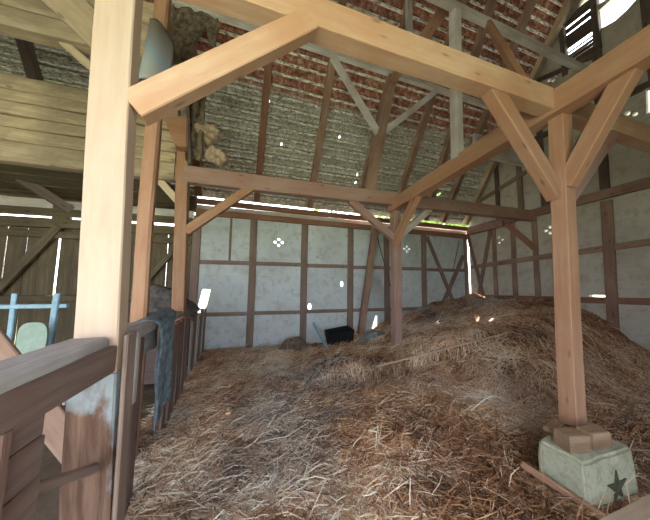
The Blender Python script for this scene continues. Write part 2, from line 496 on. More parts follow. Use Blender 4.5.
gp('rail', 6.1, 1.15, -1.2, 1.45, 0.13, mat='redbrown')
gp('tie', 6.15, 3.38, 2.6, 3.50, 0.2, 0.18, 'brown'); gp('tie', 2.6, 3.5, -1.2, 3.6, 0.2, 0.18, 'brown')
gp('brace', 6.15, 3.15, 5.68, 1.08, 0.11); gp('brace', 5.37, 3.25, 5.88, 1.1, 0.11)
gp('brace', 4.88, 3.3, 4.20, 2.52, 0.13, mat='redbrown', off=0.03)
gp('brace', 6.05, 3.28, 4.9, 3.32, 0.16, 0.14, 'pink', off=0.14)
gp('stud', 5.10, 3.5, 5.10, 5.25, 0.12, mat='dark'); gp('stud', 4.47, 3.5, 4.47, 6.2, 0.14); gp('stud', 3.93, 3.5, 3.93, 7.0, 0.13, mat='dark')
gp('stud', 2.85, 3.5, 2.78, 6.7, 0.15, mat='dark'); gp('stud', 2.75, 6.7, 2.75, 8.9, 0.11, mat='dark', off=0.02)
gp('stud', 3.34, 6.6, 3.34, 8.0, 0.1, mat='dark'); gp('stud', 2.08, 3.5, 2.08, 8.4, 0.13, mat='dark')
gp('rail', 5.7, 4.25, 4.3, 4.62, 0.12); gp('rail', 4.4, 5.40, -0.5, 5.36, 0.14, mat='dark'); gp('rail', 4.1, 7.0, 2.8, 6.62, 0.12, mat='dark')
gp('brace', 3.9, 3.6, 2.9, 5.3, 0.13, mat='dark')
# broken louvre boards over the ventilation opening, high in the gable
for z0, hh in ((6.76, 0.07), (6.86, 0.13), (6.98, 0.09), (7.075, 0.07), (7.175, 0.04), (7.34, 0.12), (7.46, 0.13), (7.575, 0.1), (7.74, 0.13), (7.90, 0.12), (8.03, 0.12)):
    gp('louvre_board', 3.33, z0, 2.78, z0 - 0.005, hh, 0.02, 'dark', off=-0.06, rough=0.006, bev=0.003)

# ------------------------------------------------------------ roof (tiled underside, laid in courses)
def roof():
    bm = bmesh.new()
    d = Vector((0, -1, S)).normalized()
    Ltot = (Y0 - YR) / abs(d.y)
    holes_uv = [(0.75, 1.5), (2.2, 1.9), (0.45, 2.3), (2.95, 0.9), (3.0, 1.1), (5.07, 0.23), (5.60, 0.79), (5.5, 1.3)]
    x0, x1 = -7.0, XG + 0.05
    n = int(Ltot / 0.2)
    w = 0.34
    cols = int((x1 - x0) / w)
    # local frame: X along the eave, Y up the slope, Z into the barn
    for i in range(n + 1):
        v0 = i * 0.2 - 0.02
        if v0 > Ltot: break
        v1 = min(v0 + 0.23, Ltot + 0.02)
        xs = [x0 + (x1 - x0) * j / cols for j in range(cols + 1)]
        lift = [0.012 * noise.noise(Vector((xx * 1.3, i * 0.9, 2))) for xx in xs]
        lo = [bm.verts.new((xx, v0 + 0.015 * noise.noise(Vector((xx * 3, i, 7))), -0.004 + l)) for xx, l in zip(xs, lift)]
        hi = [bm.verts.new((xx, v1, 0.035 + l)) for xx, l in zip(xs, lift)]
        lo2 = [bm.verts.new((p.co.x, p.co.y, p.co.z - 0.03)) for p in lo]
        hi2 = [bm.verts.new((p.co.x, p.co.y, p.co.z - 0.03)) for p in hi]
        for j in range(cols):
            if any(abs(xs[j] + w / 2 - hx) < w / 2 and abs(v0 + 0.1 - hv) < 0.1 for hx, hv in holes_uv):
                # a slipped tile: leave a small chink
                hw = 0.10 if (xs[j] > 4.5 and v0 < 1.4) else 0.03
                xm = xs[j] + 0.04
                a0 = bm.verts.new((xm, lo[j].co.y, lo[j].co.z)); a1 = bm.verts.new((xm, hi[j].co.y, hi[j].co.z))
                bm.faces.new((lo[j], a0, a1, hi[j]))
                b0 = bm.verts.new((xm + hw, lo[j].co.y, lo[j].co.z)); b1 = bm.verts.new((xm + hw, hi[j].co.y, hi[j].co.z))
                bm.faces.new((b0, lo[j + 1], hi[j + 1], b1))
                ym = lo[j].co.y + 0.05; 
                c0 = bm.verts.new((xm, ym + min(hw, 0.07), 0.01)); c1 = bm.verts.new((xm + hw, ym + min(hw, 0.07), 0.01))
                bm.faces.new((c0, c1, b1, a1))
                continue
            bm.faces.new((lo[j], lo[j + 1], hi[j + 1], hi[j]))
            bm.faces.new((lo[j], lo2[j], lo2[j + 1], lo[j + 1]))
    nt_ = len(bm.faces)
    # battens
    for i in range(n):
        v = 0.15 + i * 0.2
        yb = [(-0.026, 0.03), (0.022, 0.03), (0.022, 0.055), (-0.026, 0.055)]
        m = 40
        prev = None
        for k in range(m + 1):
            xx = x0 + (x1 - x0) * k / m
            wv = 0.008 * noise.noise(Vector((xx, i * 2.2, 5)))
            ring = [bm.verts.new((xx, v + a + wv, b + wv * 0.5)) for a, b in yb]
            if prev:
                for q in range(4):
                    f = bm.faces.new((prev[q], ring[q], ring[(q + 1) % 4], prev[(q + 1) % 4]))
                    f.material_index = 1
            prev = ring
    me = bpy.data.meshes.new('ceiling')
    bm.to_mesh(me); bm.free()
    o = link('ceiling', me, [M['tiles'], M['batten']])
    X = Vector((1, 0, 0)); Yv = d; Zv = -nroof
    mm = Matrix((X, Yv, Zv)).transposed()
    mm = mm.to_4x4(); mm.translation = Vector((0, Y0, Z0))
    o.matrix_world = mm
    struct(o)
roof()
fs = grid('ceiling', -7.0, XG + 0.05, 0, 1, 0, M['tiles'])  # unseen front roof slope, added to darken the floor
fs.data.vertices[0].co = (-7.0, -1.35, zroof(-1.35)); fs.data.vertices[1].co = (XG + 0.05, -1.35, zroof(-1.35))
fs.data.vertices[2].co = (XG + 0.05, YR, ZR + 0.02); fs.data.vertices[3].co = (-7.0, YR, ZR + 0.02)
struct(fs)

struct(plate('wall_left', 'X', -7.0, 0.1, [(6.3, -0.1), (6.3, 3.4), (YR, ZR - 0.05), (-1.2, zroof(-1.2)), (-1.2, -0.1)], [], M['board']))  # unseen end wall, added to dim the left bay and loft
# unseen front wall, added so daylight enters only from the front left
struct(plate('wall_front_unseen', 'Y', -1.45, 0.12, [(1.6, -0.1), (XG, -0.1), (XG, 3.3), (1.6, 3.3)], [], M['board']))

# rafters
def rafter(x0, y0, x1, y1, mat, label, s=0.15):
    p0 = Vector((x0, y0, zroof(y0))) - nroof * 0.13
    p1 = Vector((x1, y1, zroof(y1))) - nroof * 0.13
    timber('rafter', p0, p1, s, s, mat, label, 'rafter', up=nroof, group='rafters under the back roof slope', bow=0.015)
YE = 6.22
for (xa, xb, mat, lab) in (
    (-5.3, -5.3, 'dark', 'dark rafter far left above the loft, leftmost of all the rafters'),
    (-3.6, -3.6, 'dark', 'dark rafter above the stacked logs, second of the rafters from the left'),
    (-2.55, -2.55, 'dark', 'dark rafter showing through the gap between loft logs, left of the front post'),
    (-1.15, -1.12, 'redbrown', 'reddish rafter rising beside the scalloped wood pieces at the left post'),
    (0.16, 0.34, 'redbrown', 'straight dark red rafter, first one right of the scalloped wood pieces'),
    (1.51, 1.57, 'brown', 'brown rafter rising to the left end of the upper purlin brace'),
    (2.88, 3.0, 'brown', 'brown rafter close beside the leaning upper post'),
    (4.12, 4.16, 'brown', 'orange brown rafter just right of the leaning upper post'),
    (5.28, 4.75, 'brown', 'brown rafter passing behind the long tie beam under the tall grey upright'),
    (5.97, 5.92, 'brown', 'brown rafter, second from the gable wall'),
    (6.93, 6.98, 'pale', 'pale rafter tight against the gable wall')):
    rafter(xa, YE, xb, YR + 0.1, mat, lab)

# ------------------------------------------------------------ the timber frame
T = timber
T('timber_post', (-0.61, 1.45, -0.05), (-0.722, 1.45, 3.5), 0.10, 0.168, 'cream', 'thick pale square post in the left foreground carrying the front beam', 'post', up=(1, 0, 0), bev=0.006)
lp = COL.objects[-1] if False else bpy.data.objects['timber_post']
ft = T('foot', (-0.612, 1.447, -0.05), (-0.645, 1.447, 1.16), 0.108, 0.178, 'foot', up=(1, 0, 0), rough=0.008)
ft.parent = lp; ft.matrix_parent_inverse = lp.matrix_world.inverted()
ft['label'] = 'old brown post foot with bluish white flaking paint'
T('timber_post', (2.815, 1.465, 0.36), (2.965, 1.465, 3.32), 0.13, 0.145, 'orange', 'orange timber post standing on the pale stone block at right', 'post', up=(1, 0, 0), bev=0.006)
T('timber_post', (-0.95, 4.285, -0.05), (-1.075, 4.285, 4.1), 0.17, 0.17, 'orange', 'orange post at the far end of the partition fence, under the rear beam', 'post', up=(1, 0, 0))
T('timber_post', (2.93, 4.29, -0.05), (2.95, 4.29, 3.15), 0.16, 0.17, 'pink', 'pinkish post standing in the straw in the middle, under the rear beam', 'post', up=(1, 0, 0))
T('timber_post', (-0.93, 2.66, 0.0), (-0.935, 2.66, 4.6), 0.10, 0.125, 'orange', 'orange post with a pale bark edge just behind the left foreground post', 'post', up=(1, 0, 0), bev=0.02, rough=0.012)

T('front_beam', (-1.6, 1.49, 3.43), (XG, 1.49, 3.43), 0.14, 0.225, 'fresh', 'long pale front beam crossing the whole barn from upper left to the gable', 'beam', bev=0.006)
T('tie_beam', (2.89, -1.2, 3.585), (2.89, 4.35, 3.20), 0.18, 0.24, 'orange', 'tie beam running from the upper right corner over the stone-footed post to the middle post', 'beam')
T('squared_log', (-4.6, 4.27, 3.275), (-1.15, 4.27, 3.28), 0.18, 0.28, 'logs', 'pale squared sill log of the left loft, below the stacked logs', 'log', rough=0.012, bev=0.02)
T('rear_beam', (-1.15, 4.28, 3.28), (XG, 4.2, 3.37), 0.16, 0.27, 'pink', 'long pinkish rear beam crossing in front of the back wall', 'beam')
T('purlin', (-5.5, 4.30, 6.36), (XG, 4.30, 6.18), 0.10, 0.11, 'gray', 'long grey purlin under the tiles seen just below the front beam', 'beam')
T('purlin', (-1.0, 2.52, 5.80), (XG, 2.52, 5.66), 0.09, 0.11, 'gray', 'grey purlin at the top, running from the tall grey upright to the gable', 'beam')
T('timber_post', (2.845, 2.6, 3.40), (2.845, 2.55, 5.78), 0.12, 0.13, 'gray', 'tall grey upright standing on the tie beam and rising out of the top', 'post', up=(1, 0, 0))
T('collar_beam', (2.86, 2.4, 6.0), (2.86, 4.5, 6.0), 0.13, 0.15, 'orange', 'short brown collar running down from the tall grey upright behind the front beam', 'beam')
T('timber_post', (2.30, 4.3, 3.38), (2.90, 4.3, 6.14), 0.15, 0.20, 'brown', 'brown upper post leaning up from the rear beam to the grey purlin', 'post', up=(1, 0, 0))
T('timber_post', (2.86, 3.62, 6.06), (2.86, 3.62, 7.5), 0.1, 0.11, 'gray', 'slender whitish upright rising at the top behind the front beam', 'post', up=(1, 0, 0))

G = 'curved and straight braces of the frame'
T('brace', (-0.60, 1.45, 2.49), (0.335, 1.45, 3.345), 0.095, 0.15, 'fresh', 'heavy pale brace from the left foreground post up to the front beam', 'brace', up=(0, 0, 1), bev=0.006)
T('brace', (2.87, 1.49, 2.47), (2.02, 1.49, 3.40), 0.11, 0.155, 'orange', 'orange brace from the stone-footed post up left to the front beam', 'brace')
T('brace', (2.93, 1.44, 2.56), (2.92, 0.86, 3.55), 0.12, 0.14, 'orange', 'orange brace from the stone-footed post up towards the upper right corner', 'brace')
T('brace', (2.96, 1.48, 2.42), (3.88, 1.48, 3.32), 0.12, 0.13, 'pink', 'shaded brace behind, from the stone-footed post rightwards to the front beam', 'brace')
T('brace', (-0.95, 4.27, 2.36), (0.0, 4.27, 3.2), 0.11, 0.14, 'orange', 'orange brace from the post at the fence end up to the rear beam', 'brace')
T('brace', (2.90, 4.27, 2.50), (1.88, 4.27, 3.2), 0.11, 0.14, 'pink', 'pinkish brace from the middle post up left to the rear beam', 'brace')
T('brace', (2.97, 4.27, 2.52), (3.82, 4.27, 3.24), 0.11, 0.13, 'gray', 'grey brace from the middle post up right to the rear beam', 'brace')
T('brace', (2.90, 4.25, 2.40), (2.88, 3.35, 3.34), 0.12, 0.13, 'orange', 'bright orange brace from the middle post forward to the tie beam', 'brace')
T('brace', (2.55, 4.28, 4.72), (1.50, 4.28, 6.16), 0.09, 0.13, 'gray', 'grey brace from the leaning upper post up left to the grey purlin', 'brace')
T('brace', (2.55, 4.28, 4.70), (4.06, 4.28, 6.08), 0.09, 0.13, 'gray', 'grey brace from the leaning upper post up right to the grey purlin', 'brace')
T('brace', (3.47, 2.50, 5.68), (2.75, 1.60, 3.62), 0.07, 0.10, 'orange', 'brown brace falling from the top purlin to the front beam', 'brace')
T('brace', (-1.0, 4.3, 2.74), (-1.42, 4.3, 3.2), 0.08, 0.11, 'pale', 'short pale brace left of the post at the fence end', 'brace')
T('wide_plank', (5.15, 4.22, 4.98), (XG, 4.22, 4.98), 0.06, 0.56, 'gray', 'wide blue-grey plank high between the tie beam and the gable', 'plank', bev=0.004)

# ------------------------------------------------------------ loft over the left bay
zz = 3.43
for i, (hh, lab) in enumerate(((0.20, 'lowest rough log of the loft stack, lying right on the rear beam'),
                  (0.17, 'second rough log from the bottom of the loft stack'),
                  (0.19, 'third rough log from the bottom of the loft stack'),
                  (0.17, 'fourth rough log of the loft stack, next below the topmost'),
                  (0.22, 'topmost rough log of the loft stack, its edge against the dark gap'))):
    T('squared_log', (-4.6, 4.30 + 0.015 * (i % 2), zz + hh / 2), (-1.16, 4.30 + 0.015 * ((i + 1) % 2), zz + hh / 2), 0.2, hh * 0.97, 'logs', lab, 'log', group='rough logs stacked over the left bay', rough=0.014, bev=0.035)
    zz += hh
for i, (y, z, hh, lab) in enumerate(((3.0, 4.08, 0.2, 'pale log edge hanging over the dark gap at the upper left corner'),
                  (3.02, 4.29, 0.22, 'rough log just above the pale edge log at the upper left corner'),
                  (3.0, 4.52, 0.24, 'rough log at the very top of the upper left corner'))):
    T('squared_log', (-4.4, y, z - 0.03), (-0.96, y, z + 0.04), 0.2, hh * 0.98, 'logs', lab, 'log', group='rough logs at the upper left corner', rough=0.012, bev=0.03)
T('board', (-2.24, 2.87, 4.70), (-1.33, 2.87, 3.90), 0.05, 0.31, 'pale', 'wide pale board slanting behind the top of the left foreground post', 'plank')
T('board', (-1.90, 3.0, 4.02), (-1.38, 3.0, 3.60), 0.05, 0.08, 'pale', 'narrow pale lath slanting across the dark gap at upper left', 'plank')
# loft floor boards seen from below
y = 4.45
for i in range(7):
    T('loft_floor_board', (-5.0, y, 3.20), (-1.3, y, 3.20), 0.23, 0.035, 'board', None, None)
    o = bpy.data.objects[-1] if False else COL.objects[-1]
    tag(o, ['nearest floor board of the left loft seen from below behind the rear beam', 'second floor board of the left loft counted back from the rear beam', 'third floor board of the left loft counted back from the rear beam', 'fourth floor board of the left loft counted back from the rear beam', 'fifth floor board of the left loft, third from the outer wall', 'sixth floor board of the left loft, next but one to the outer wall', 'floor board of the left loft nearest the boarded outer wall'][i], 'floor board', 'floor boards of the left loft')
    y += 0.25
T('brace', (-3.9, 5.0, 3.45), (-3.15, 5.6, 2.85), 0.12, 0.14, 'dark', 'dark brace slanting under the loft floor at the far left', 'brace')

# ------------------------------------------------------------ bits around the head of the left post row
def cloth(name, fn, nu, nv, mat, thick=0.012):
    me = bpy.data.meshes.new(name)
    vs = [fn(i / nu, j / nv) for j in range(nv + 1) for i in range(nu + 1)]
    fs = [(j * (nu + 1) + i, j * (nu + 1) + i + 1, (j + 1) * (nu + 1) + i + 1, (j + 1) * (nu + 1) + i) for j in range(nv) for i in range(nu)]
    me.from_pydata(vs, [], fs)
    o = link(name, me, mat)
    sm = o.modifiers.new('thick', 'SOLIDIFY'); sm.thickness = thick
    for p in me.polygons: p.use_smooth = True
    return o
def nn(a, b, c=0.0, s=1.0): return noise.noise(Vector((a * s, b * s, c)))
# torn sacking hanging from the purlin
def f_sack(u, v):
    x = -1.30 + 0.66 * u - 0.1 * v * (1 - u)
    arch = max(0.0, 1 - ((u - 0.78) / 0.24) ** 2)
    z = 5.98 - v * (1.05 - 0.62 * arch - 0.2 * u) + 0.1 * nn(u * 5, v * 4, 1)
    y = 4.05 + 0.16 * nn(u * 4, v * 3, 3) + 0.1 * math.sin(u * 9) * v
    return (x + 0.08 * nn(u * 3, v * 5, 8), y, z)
tag(cloth('torn_sacking', f_sack, 26, 22, M['sacking']), 'dusty torn sacking with cobwebs hanging above the left brace', 'sacking')
def f_sack2(u, v):
    x = -1.0 + 0.24 * u
    return (x + 0.05 * nn(u * 3, v * 6, 4), 4.12 + 0.08 * nn(u * 4, v * 3, 13) + 0.05 * math.sin(u * 12), 4.75 - v * 1.25 + 0.08 * nn(u * 6, v * 2, 4))
tag(cloth('torn_sacking', f_sack2, 14, 16, M['sacking']), 'dark ragged strip of sacking beside the post head behind the big brace', 'sacking')
# bent tin sheet under the tie beam
def f_tin(u, v):
    return (-0.83 + 0.14 * u - 0.05 * v + 0.03 * u * v, 2.15 + 0.10 * u - 0.05 * math.sin(3.1 * u), 3.72 - 0.54 * v - 0.10 * u * u * (1 - v) + 0.02 * u)
tag(cloth('bent_sheet', f_tin, 10, 10, M['bluegray']), 'curved blue-grey sheet hanging beside the top of the left foreground post', 'sheet')
bm = bmesh.new()
prof = [(-1.30, 4.05), (-0.97, 4.12), (-0.95, 3.62), (-1.12, 3.62)]
fa = [bm.verts.new((x, 4.0, z)) for x, z in prof]; ba = [bm.verts.new((x, 4.2, z)) for x, z in prof]
bm.faces.new(fa); bm.faces.new(list(reversed(ba)))
for i in range(4): bm.faces.new((fa[i], ba[i], ba[(i + 1) % 4], fa[(i + 1) % 4]))
bmesh.ops.recalc_face_normals(bm, faces=bm.faces)
bmesh.ops.bevel(bm, geom=list(bm.edges), offset=0.015, segments=2, affect='EDGES')
me = bpy.data.meshes.new('post_head'); bm.to_mesh(me); bm.free()
tag(link('wooden_corbel', me, M['orange']), 'orange wedge-shaped corbel on the head of the post at the fence end', 'corbel')
T('narrow_board', (-0.91, 4.05, 3.38), (-1.0, 4.05, 4.5), 0.05, 0.05, 'dark', 'dark narrow board hanging beside the wedge-shaped corbel', 'board', up=(1, 0, 0))
# scalloped wooden pieces
def scallop(name, cx, y, cz, lobes, mat):
    bm = bmesh.new()
    for (dx, dz, r, dy) in lobes:
        ret = bmesh.ops.create_icosphere(bm, subdivisions=2, radius=1.0)
        for vv in ret['verts']:
            q = vv.co.copy()
            k = 1 + 0.14 * noise.noise(q * 2.1 + Vector((dx * 9, dz * 9, 1)))
            vv.co = Vector((q.x * r * k + dx, q.y * 0.11 * k + dy, q.z * r * 0.85 * k + dz))
    me = bpy.data.meshes.new(name); bm.to_mesh(me); bm.free()
    o = link(name, me, mat, loc=(cx, y, cz))
    rm = o.modifiers.new('fuse', 'REMESH'); rm.mode = 'VOXEL'; rm.voxel_size = 0.016
    rm.use_smooth_shade = True
    return o
o = scallop('carved_bracket', -0.74, 4.18, 4.02, [(0, 0, 0.13, 0), (0.1, 0.06, 0.10, 0), (0.12, -0.07, 0.09, 0), (0.2, 0.0, 0.06, 0), (0.04, -0.15, 0.08, 0), (-0.1, 0.02, 0.1, 0)], M['lump'])
tag(o, 'upper of two pale lumpy carved wood brackets at the head of the far left post', 'bracket')
o = scallop('carved_bracket', -0.62, 4.16, 3.62, [(0, 0, 0.13, 0), (0.12, 0.06, 0.09, 0), (0.18, -0.02, 0.08, 0), (0.1, -0.08, 0.09, 0), (0.02, 0.1, 0.08, 0)], M['lump'])
tag(o, 'lower of two pale lumpy carved wood brackets, just above the rear beam', 'bracket')

# ------------------------------------------------------------ fence and manger on the left
fn = empty('manger_fence', (-0.66, 0.9, 0), 'heavy worn manger rail with plank front in the lower left corner', 'fence')
T('top_rail', (-0.66, -0.6, 1.325), (-0.655, 1.37, 1.265), 0.15, 0.135, 'fence_top', parent=fn, rough=0.01, bev=0.012)
T('shaded_rail_front', (-0.63, -0.5, 1.285), (-0.575, 1.385, 1.235), 0.03, 0.12, 'fence', parent=fn, rough=0.006, bev=0.006)  # darker board standing in for the rail's own shaded front face
for i, (z, hh) in enumerate(((1.155, 0.07), (1.055, 0.12), (0.92, 0.13), (0.78, 0.13), (0.63, 0.14), (0.48, 0.14), (0.33, 0.14), (0.17, 0.14))):
    T('plank', (-0.62, -0.5, z + 0.02), (-0.62, 1.05 + 0.01 * (i % 3), z - 0.02), 0.03, hh, 'fence', parent=fn, rough=0.006, bev=0.005)
T('stake', (-0.59, 0.86, 0), (-0.59, 0.88, 1.2), 0.04, 0.03, 'fence', parent=fn, up=(1, 0, 0))
T('cleat', (-0.64, 1.06, 0.935), (-0.61, 1.395, 0.765), 0.03, 0.04, 'fence', parent=fn)
o = T('side_board', (-0.512, 1.46, 0.0), (-0.535, 1.46, 1.33), 0.10, 0.02, 'stud', parent=fn, up=(1, 0, 0), rough=0.006)

ff = empty('partition_fence', (-0.85, 2.8, 0), 'low worn partition fence between the left posts with upright boards', 'fence')
T('top_rail', (-0.72, 1.60, 1.28), (-0.96, 4.2, 1.08), 0.12, 0.09, 'fence_top', parent=ff, rough=0.012, bev=0.012)
T('post', (-0.72, 1.78, 0), (-0.72, 1.80, 1.2), 0.1, 0.09, 'fence', parent=ff, up=(1, 0, 0), rough=0.01)
T('post', (-0.79, 2.15, 0), (-0.80, 2.17, 1.15), 0.14, 0.14, 'fence', parent=ff, up=(1, 0, 0), rough=0.01)
T('hanging_board', (-0.745, 2.05, 1.12), (-0.80, 2.75, 1.05), 0.03, 0.20, 'fence_top', parent=ff, rough=0.015, ragged=0.12)
T('hanging_board', (-0.69, 1.98, 1.22), (-0.695, 2.0, 0.78), 0.05, 0.025, 'fence_top', parent=ff, up=(1, 0, 0), ragged=0.1)
yy = 3.1
for i in range(6):
    xx = -0.79 - (yy - 2.8) * 0.03
    T('upright_board', (xx, yy, -0.05), (xx + 0.01, yy + random.uniform(-.02, .02), 1.08 + random.uniform(-.05, .04)), 0.13, 0.025, 'fence', parent=ff, up=(1, 0, 0), rough=0.008, ragged=0.03)
    yy += 0.175
for i in range(7):
    xx = -0.88 + 0.005 * i
    y2 = 4.45 + i * 0.24
    T('upright_board', (xx, y2, -0.05), (xx + 0.01, y2, 0.98 + random.uniform(-.08, .05)), 0.12, 0.025, 'fence_top' if i % 2 else 'fence', parent=ff, up=(1, 0, 0), rough=0.008, ragged=0.03)
T('lower_rail', (-0.98, 4.3, 0.85), (-0.88, 6.1, 0.82), 0.05, 0.09, 'fence', parent=ff)

def f_jean(u, v):
    # draped over the rail: front flap long, back flap short
    y = 2.38 + 0.85 * u + 0.03 * nn(u * 3, v * 6, 1)
    s = v * 1.25 - 0.25
    fold = 0.025 * math.sin(u * 17 + 2 * v) * min(1, max(0, s) * 3)
    xr = -0.82 - (y - 2.8) * 0.09
    if s < 0: return (xr - 0.085 - 0.02 * nn(u * 4, v, 2), y, 1.23 + s * 1.0)
    if s < 0.1: 
        t = s / 0.1
        return (xr - 0.085 + 0.17 * t, y, 1.235 + 0.015 * math.sin(t * 3.14))
    return (xr + 0.085 + fold + 0.03 * nn(u * 4, v * 3, 5), y + 0.04 * nn(v * 4, u, 9), 1.235 - (s - 0.1) * 0.98 + 0.03 * nn(u * 5, 0, 3))
tag(cloth('draped_cloth', f_jean, 30, 34, M['cloth_blue']), 'faded blue cloth draped over the partition fence rail', 'cloth')

# ------------------------------------------------------------ things in the left bay
gt = empty('metal_gate', (-2.6, 4.0, 0), 'pale blue tube gate frame standing behind the manger fence', 'gate')
def tube(name, pts, r, mat, parent=None, seg=10):
    cu = bpy.data.curves.new(name, 'CURVE'); cu.dimensions = '3D'; cu.bevel_depth = r; cu.bevel_resolution = 3; cu.use_fill_caps = True
    sp = cu.splines.new('POLY'); sp.points.add(len(pts) - 1)
    for p, q in zip(sp.points, pts): p.co = (*q, 1)
    tmp = bpy.data.objects.new(name, cu)
    COL.objects.link(tmp)
    dg = bpy.context.evaluated_depsgraph_get()
    me = bpy.data.meshes.new_from_object(tmp.evaluated_get(dg))
    bpy.data.objects.remove(tmp)
    for p in me.polygons: p.use_smooth = True
    me.materials.clear()
    o = link(name, me, mat)
    if parent:
        o.parent = parent; o.matrix_local = Matrix.Translation(-parent.location)
    return o
T('top_bar', (-3.6, 4.0, 1.245), (-2.18, 4.0, 1.24), 0.05, 0.05, 'gray', parent=gt).data.materials[0] = M['blue_paint']
T('upright', (-2.71, 4.0, 0.0), (-2.70, 4.0, 1.4), 0.04, 0.05, 'gray', parent=gt, up=(1, 0, 0)).data.materials[0] = M['blue_paint']
T('upright', (-2.31, 3.97, 0.0), (-2.28, 3.97, 1.4), 0.05, 0.06, 'gray', parent=gt, up=(1, 0, 0)).data.materials[0] = M['blue_paint']
T('upright', (-3.45, 4.0, 0.0), (-3.45, 4.0, 1.4), 0.04, 0.05, 'gray', parent=gt, up=(1, 0, 0)).data.materials[0] = M['blue_paint']
# rounded panel
bm = bmesh.new()
pts = []
for i in range(28):
    a = 2 * math.pi * i / 28
    ca, sa = math.cos(a), math.sin(a)
    k = 1 / (abs(ca) ** 3 + abs(sa) ** 3) ** (1 / 3)
    pts.append((0.13 * ca * k, 0.19 * sa * k))
fv_ = [bm.verts.new((a, -0.015, b)) for a, b in pts]; bv_ = [bm.verts.new((a, 0.015, b)) for a, b in pts]
bm.faces.new(fv_); bm.faces.new(list(reversed(bv_)))
for i in range(28): bm.faces.new((fv_[i], bv_[i], bv_[(i + 1) % 28], fv_[(i + 1) % 28]))
bmesh.ops.recalc_face_normals(bm, faces=bm.faces)
me = bpy.data.meshes.new('round_panel'); bm.to_mesh(me); bm.free()
rp = empty('old_chair', (-2.32, 3.7, 0), 'old chair with rounded grey-green back standing before the blue gate', 'chair')
o = link('backrest', me, M['green_gray'], rp, (0.02, 0, 0.90))
T('seat', (-2.50, 3.88, 0.5), (-2.10, 3.88, 0.5), 0.36, 0.03, 'pale', parent=rp)
for sx in (-0.16, 0.16):
    T('leg', (-2.30 + sx, 3.72, 0), (-2.30 + sx, 3.72, 0.75), 0.03, 0.03, 'gray', parent=rp, up=(1, 0, 0))
    T('leg', (-2.30 + sx, 4.06 - 0.02, 0), (-2.30 + sx, 4.04, 0.49), 0.03, 0.03, 'gray', parent=rp, up=(1, 0, 0))
T('leaning_board', (-2.12, 2.5, 1.6), (-1.07, 2.5, 0.03), 0.04, 0.2, 'brown', 'reddish board leaning at the left edge behind the manger rail', 'plank')
# dark blanket heap behind the partition
def f_bl(u, v):
    x = -1.75 + 0.95 * u; y = 4.45 + 0.7 * v
    return (x, y, 0.85 + 0.75 * (1 - v * 0.25) * (1 - (1.4 * (u - 0.2)) ** 2 * 0.55) * (0.35 + 0.65 * min(1, v * 3)) + 0.05 * nn(u * 4, v * 4, 3))
o = cloth('dark_blanket', f_bl, 20, 14, M['darkhay'], 0.02)
tag(o, 'dark grey blanket heaped behind the partition fence beside the far left post', 'blanket')
T('storage_bench', (-1.75, 4.8, 0.42), (-0.98, 4.8, 0.42), 0.7, 0.85, 'dark', 'dark chest under the heaped blanket behind the partition fence', 'chest')

# ------------------------------------------------------------ stone block and pads under the right post
def stone_block():
    bm = bmesh.new()
    bmesh.ops.create_cube(bm, size=1.0)
    top = [(2.32, 1.165), (2.93, 1.16), (3.0, 1.58), (2.33, 1.45)]
    bot = [(2.33, 1.14), (2.93, 1.13), (3.02, 1.6), (2.31, 1.47)]
    vs = {}
    bm.clear()
    tv = [bm.verts.new((x, y, 0.33)) for x, y in top]
    bv = [bm.verts.new((x, y, -0.1)) for x, y in bot]
    bm.faces.new(tv); bm.faces.new(list(reversed(bv)))
    for i in range(4): bm.faces.new((tv[i], bv[i], bv[(i + 1) % 4], tv[(i + 1) % 4]))
    bmesh.ops.recalc_face_normals(bm, faces=bm.faces)
    bmesh.ops.bevel(bm, geom=list(bm.edges), offset=0.018, segments=2, affect='EDGES')
    bmesh.ops.subdivide_edges(bm, edges=bm.edges, cuts=5, use_grid_fill=True)
    for v in bm.verts:
        v.co += Vector((nn(v.co.x, v.co.y, v.co.z * 6, 6), nn(v.co.y, v.co.z, v.co.x * 6, 6), nn(v.co.z, v.co.x, v.co.y * 6 + 4, 6))) * 0.014
    c = Vector((2.68, 1.42, 0))
    for v in bm.verts: v.co -= c
    me = bpy.data.meshes.new('stone_block'); bm.to_mesh(me); bm.free()
    r = empty('stone_block', c, 'pale greenish stone block with a dark star on its front, under the right post', 'stone block')
    link('block', me, M['stone'], r)
    # painted dark star on the face towards the viewer
    bm = bmesh.new()
    out = []
    for i in range(12):
        a = math.pi / 2 + i * math.pi / 6
        rr = (0.13, 0.05)[i % 2]
        out.append((rr * math.cos(a), rr * math.sin(a)))
    n1 = 10
    out = []
    for i in range(10):
        a = math.pi / 2 + i * math.pi / 5
        rr = (0.125, 0.046)[i % 2]
        out.append((rr * math.cos(a), rr * math.sin(a)))
    fr = [bm.verts.new((x, -0.012, z)) for x, z in out]; bk = [bm.verts.new((x, 0.012, z)) for x, z in out]
    cf = bm.verts.new((0, -0.014, 0))
    for i in range(10):
        bm.faces.new((cf, fr[i], fr[(i + 1) % 10])); bm.faces.new((fr[i], bk[i], bk[(i + 1) % 10], fr[(i + 1) % 10]))
    bmesh.ops.recalc_face_normals(bm, faces=bm.faces)
    me = bpy.data.meshes.new('star'); bm.to_mesh(me); bm.free()
    s = link('star', me, plain('dark_moss', (0.13, 0.13, 0.09), (0.07, 0.07, 0.05), 30), r, (-0.02, -0.265, 0.11))
    s['label'] = 'dark mossy five-pointed star'
    m2, nt, b = new_mat('star_center'); b.inputs['Base Color'].default_value = (0.45, 0.46, 0.35, 1)
    return r
stone_block()
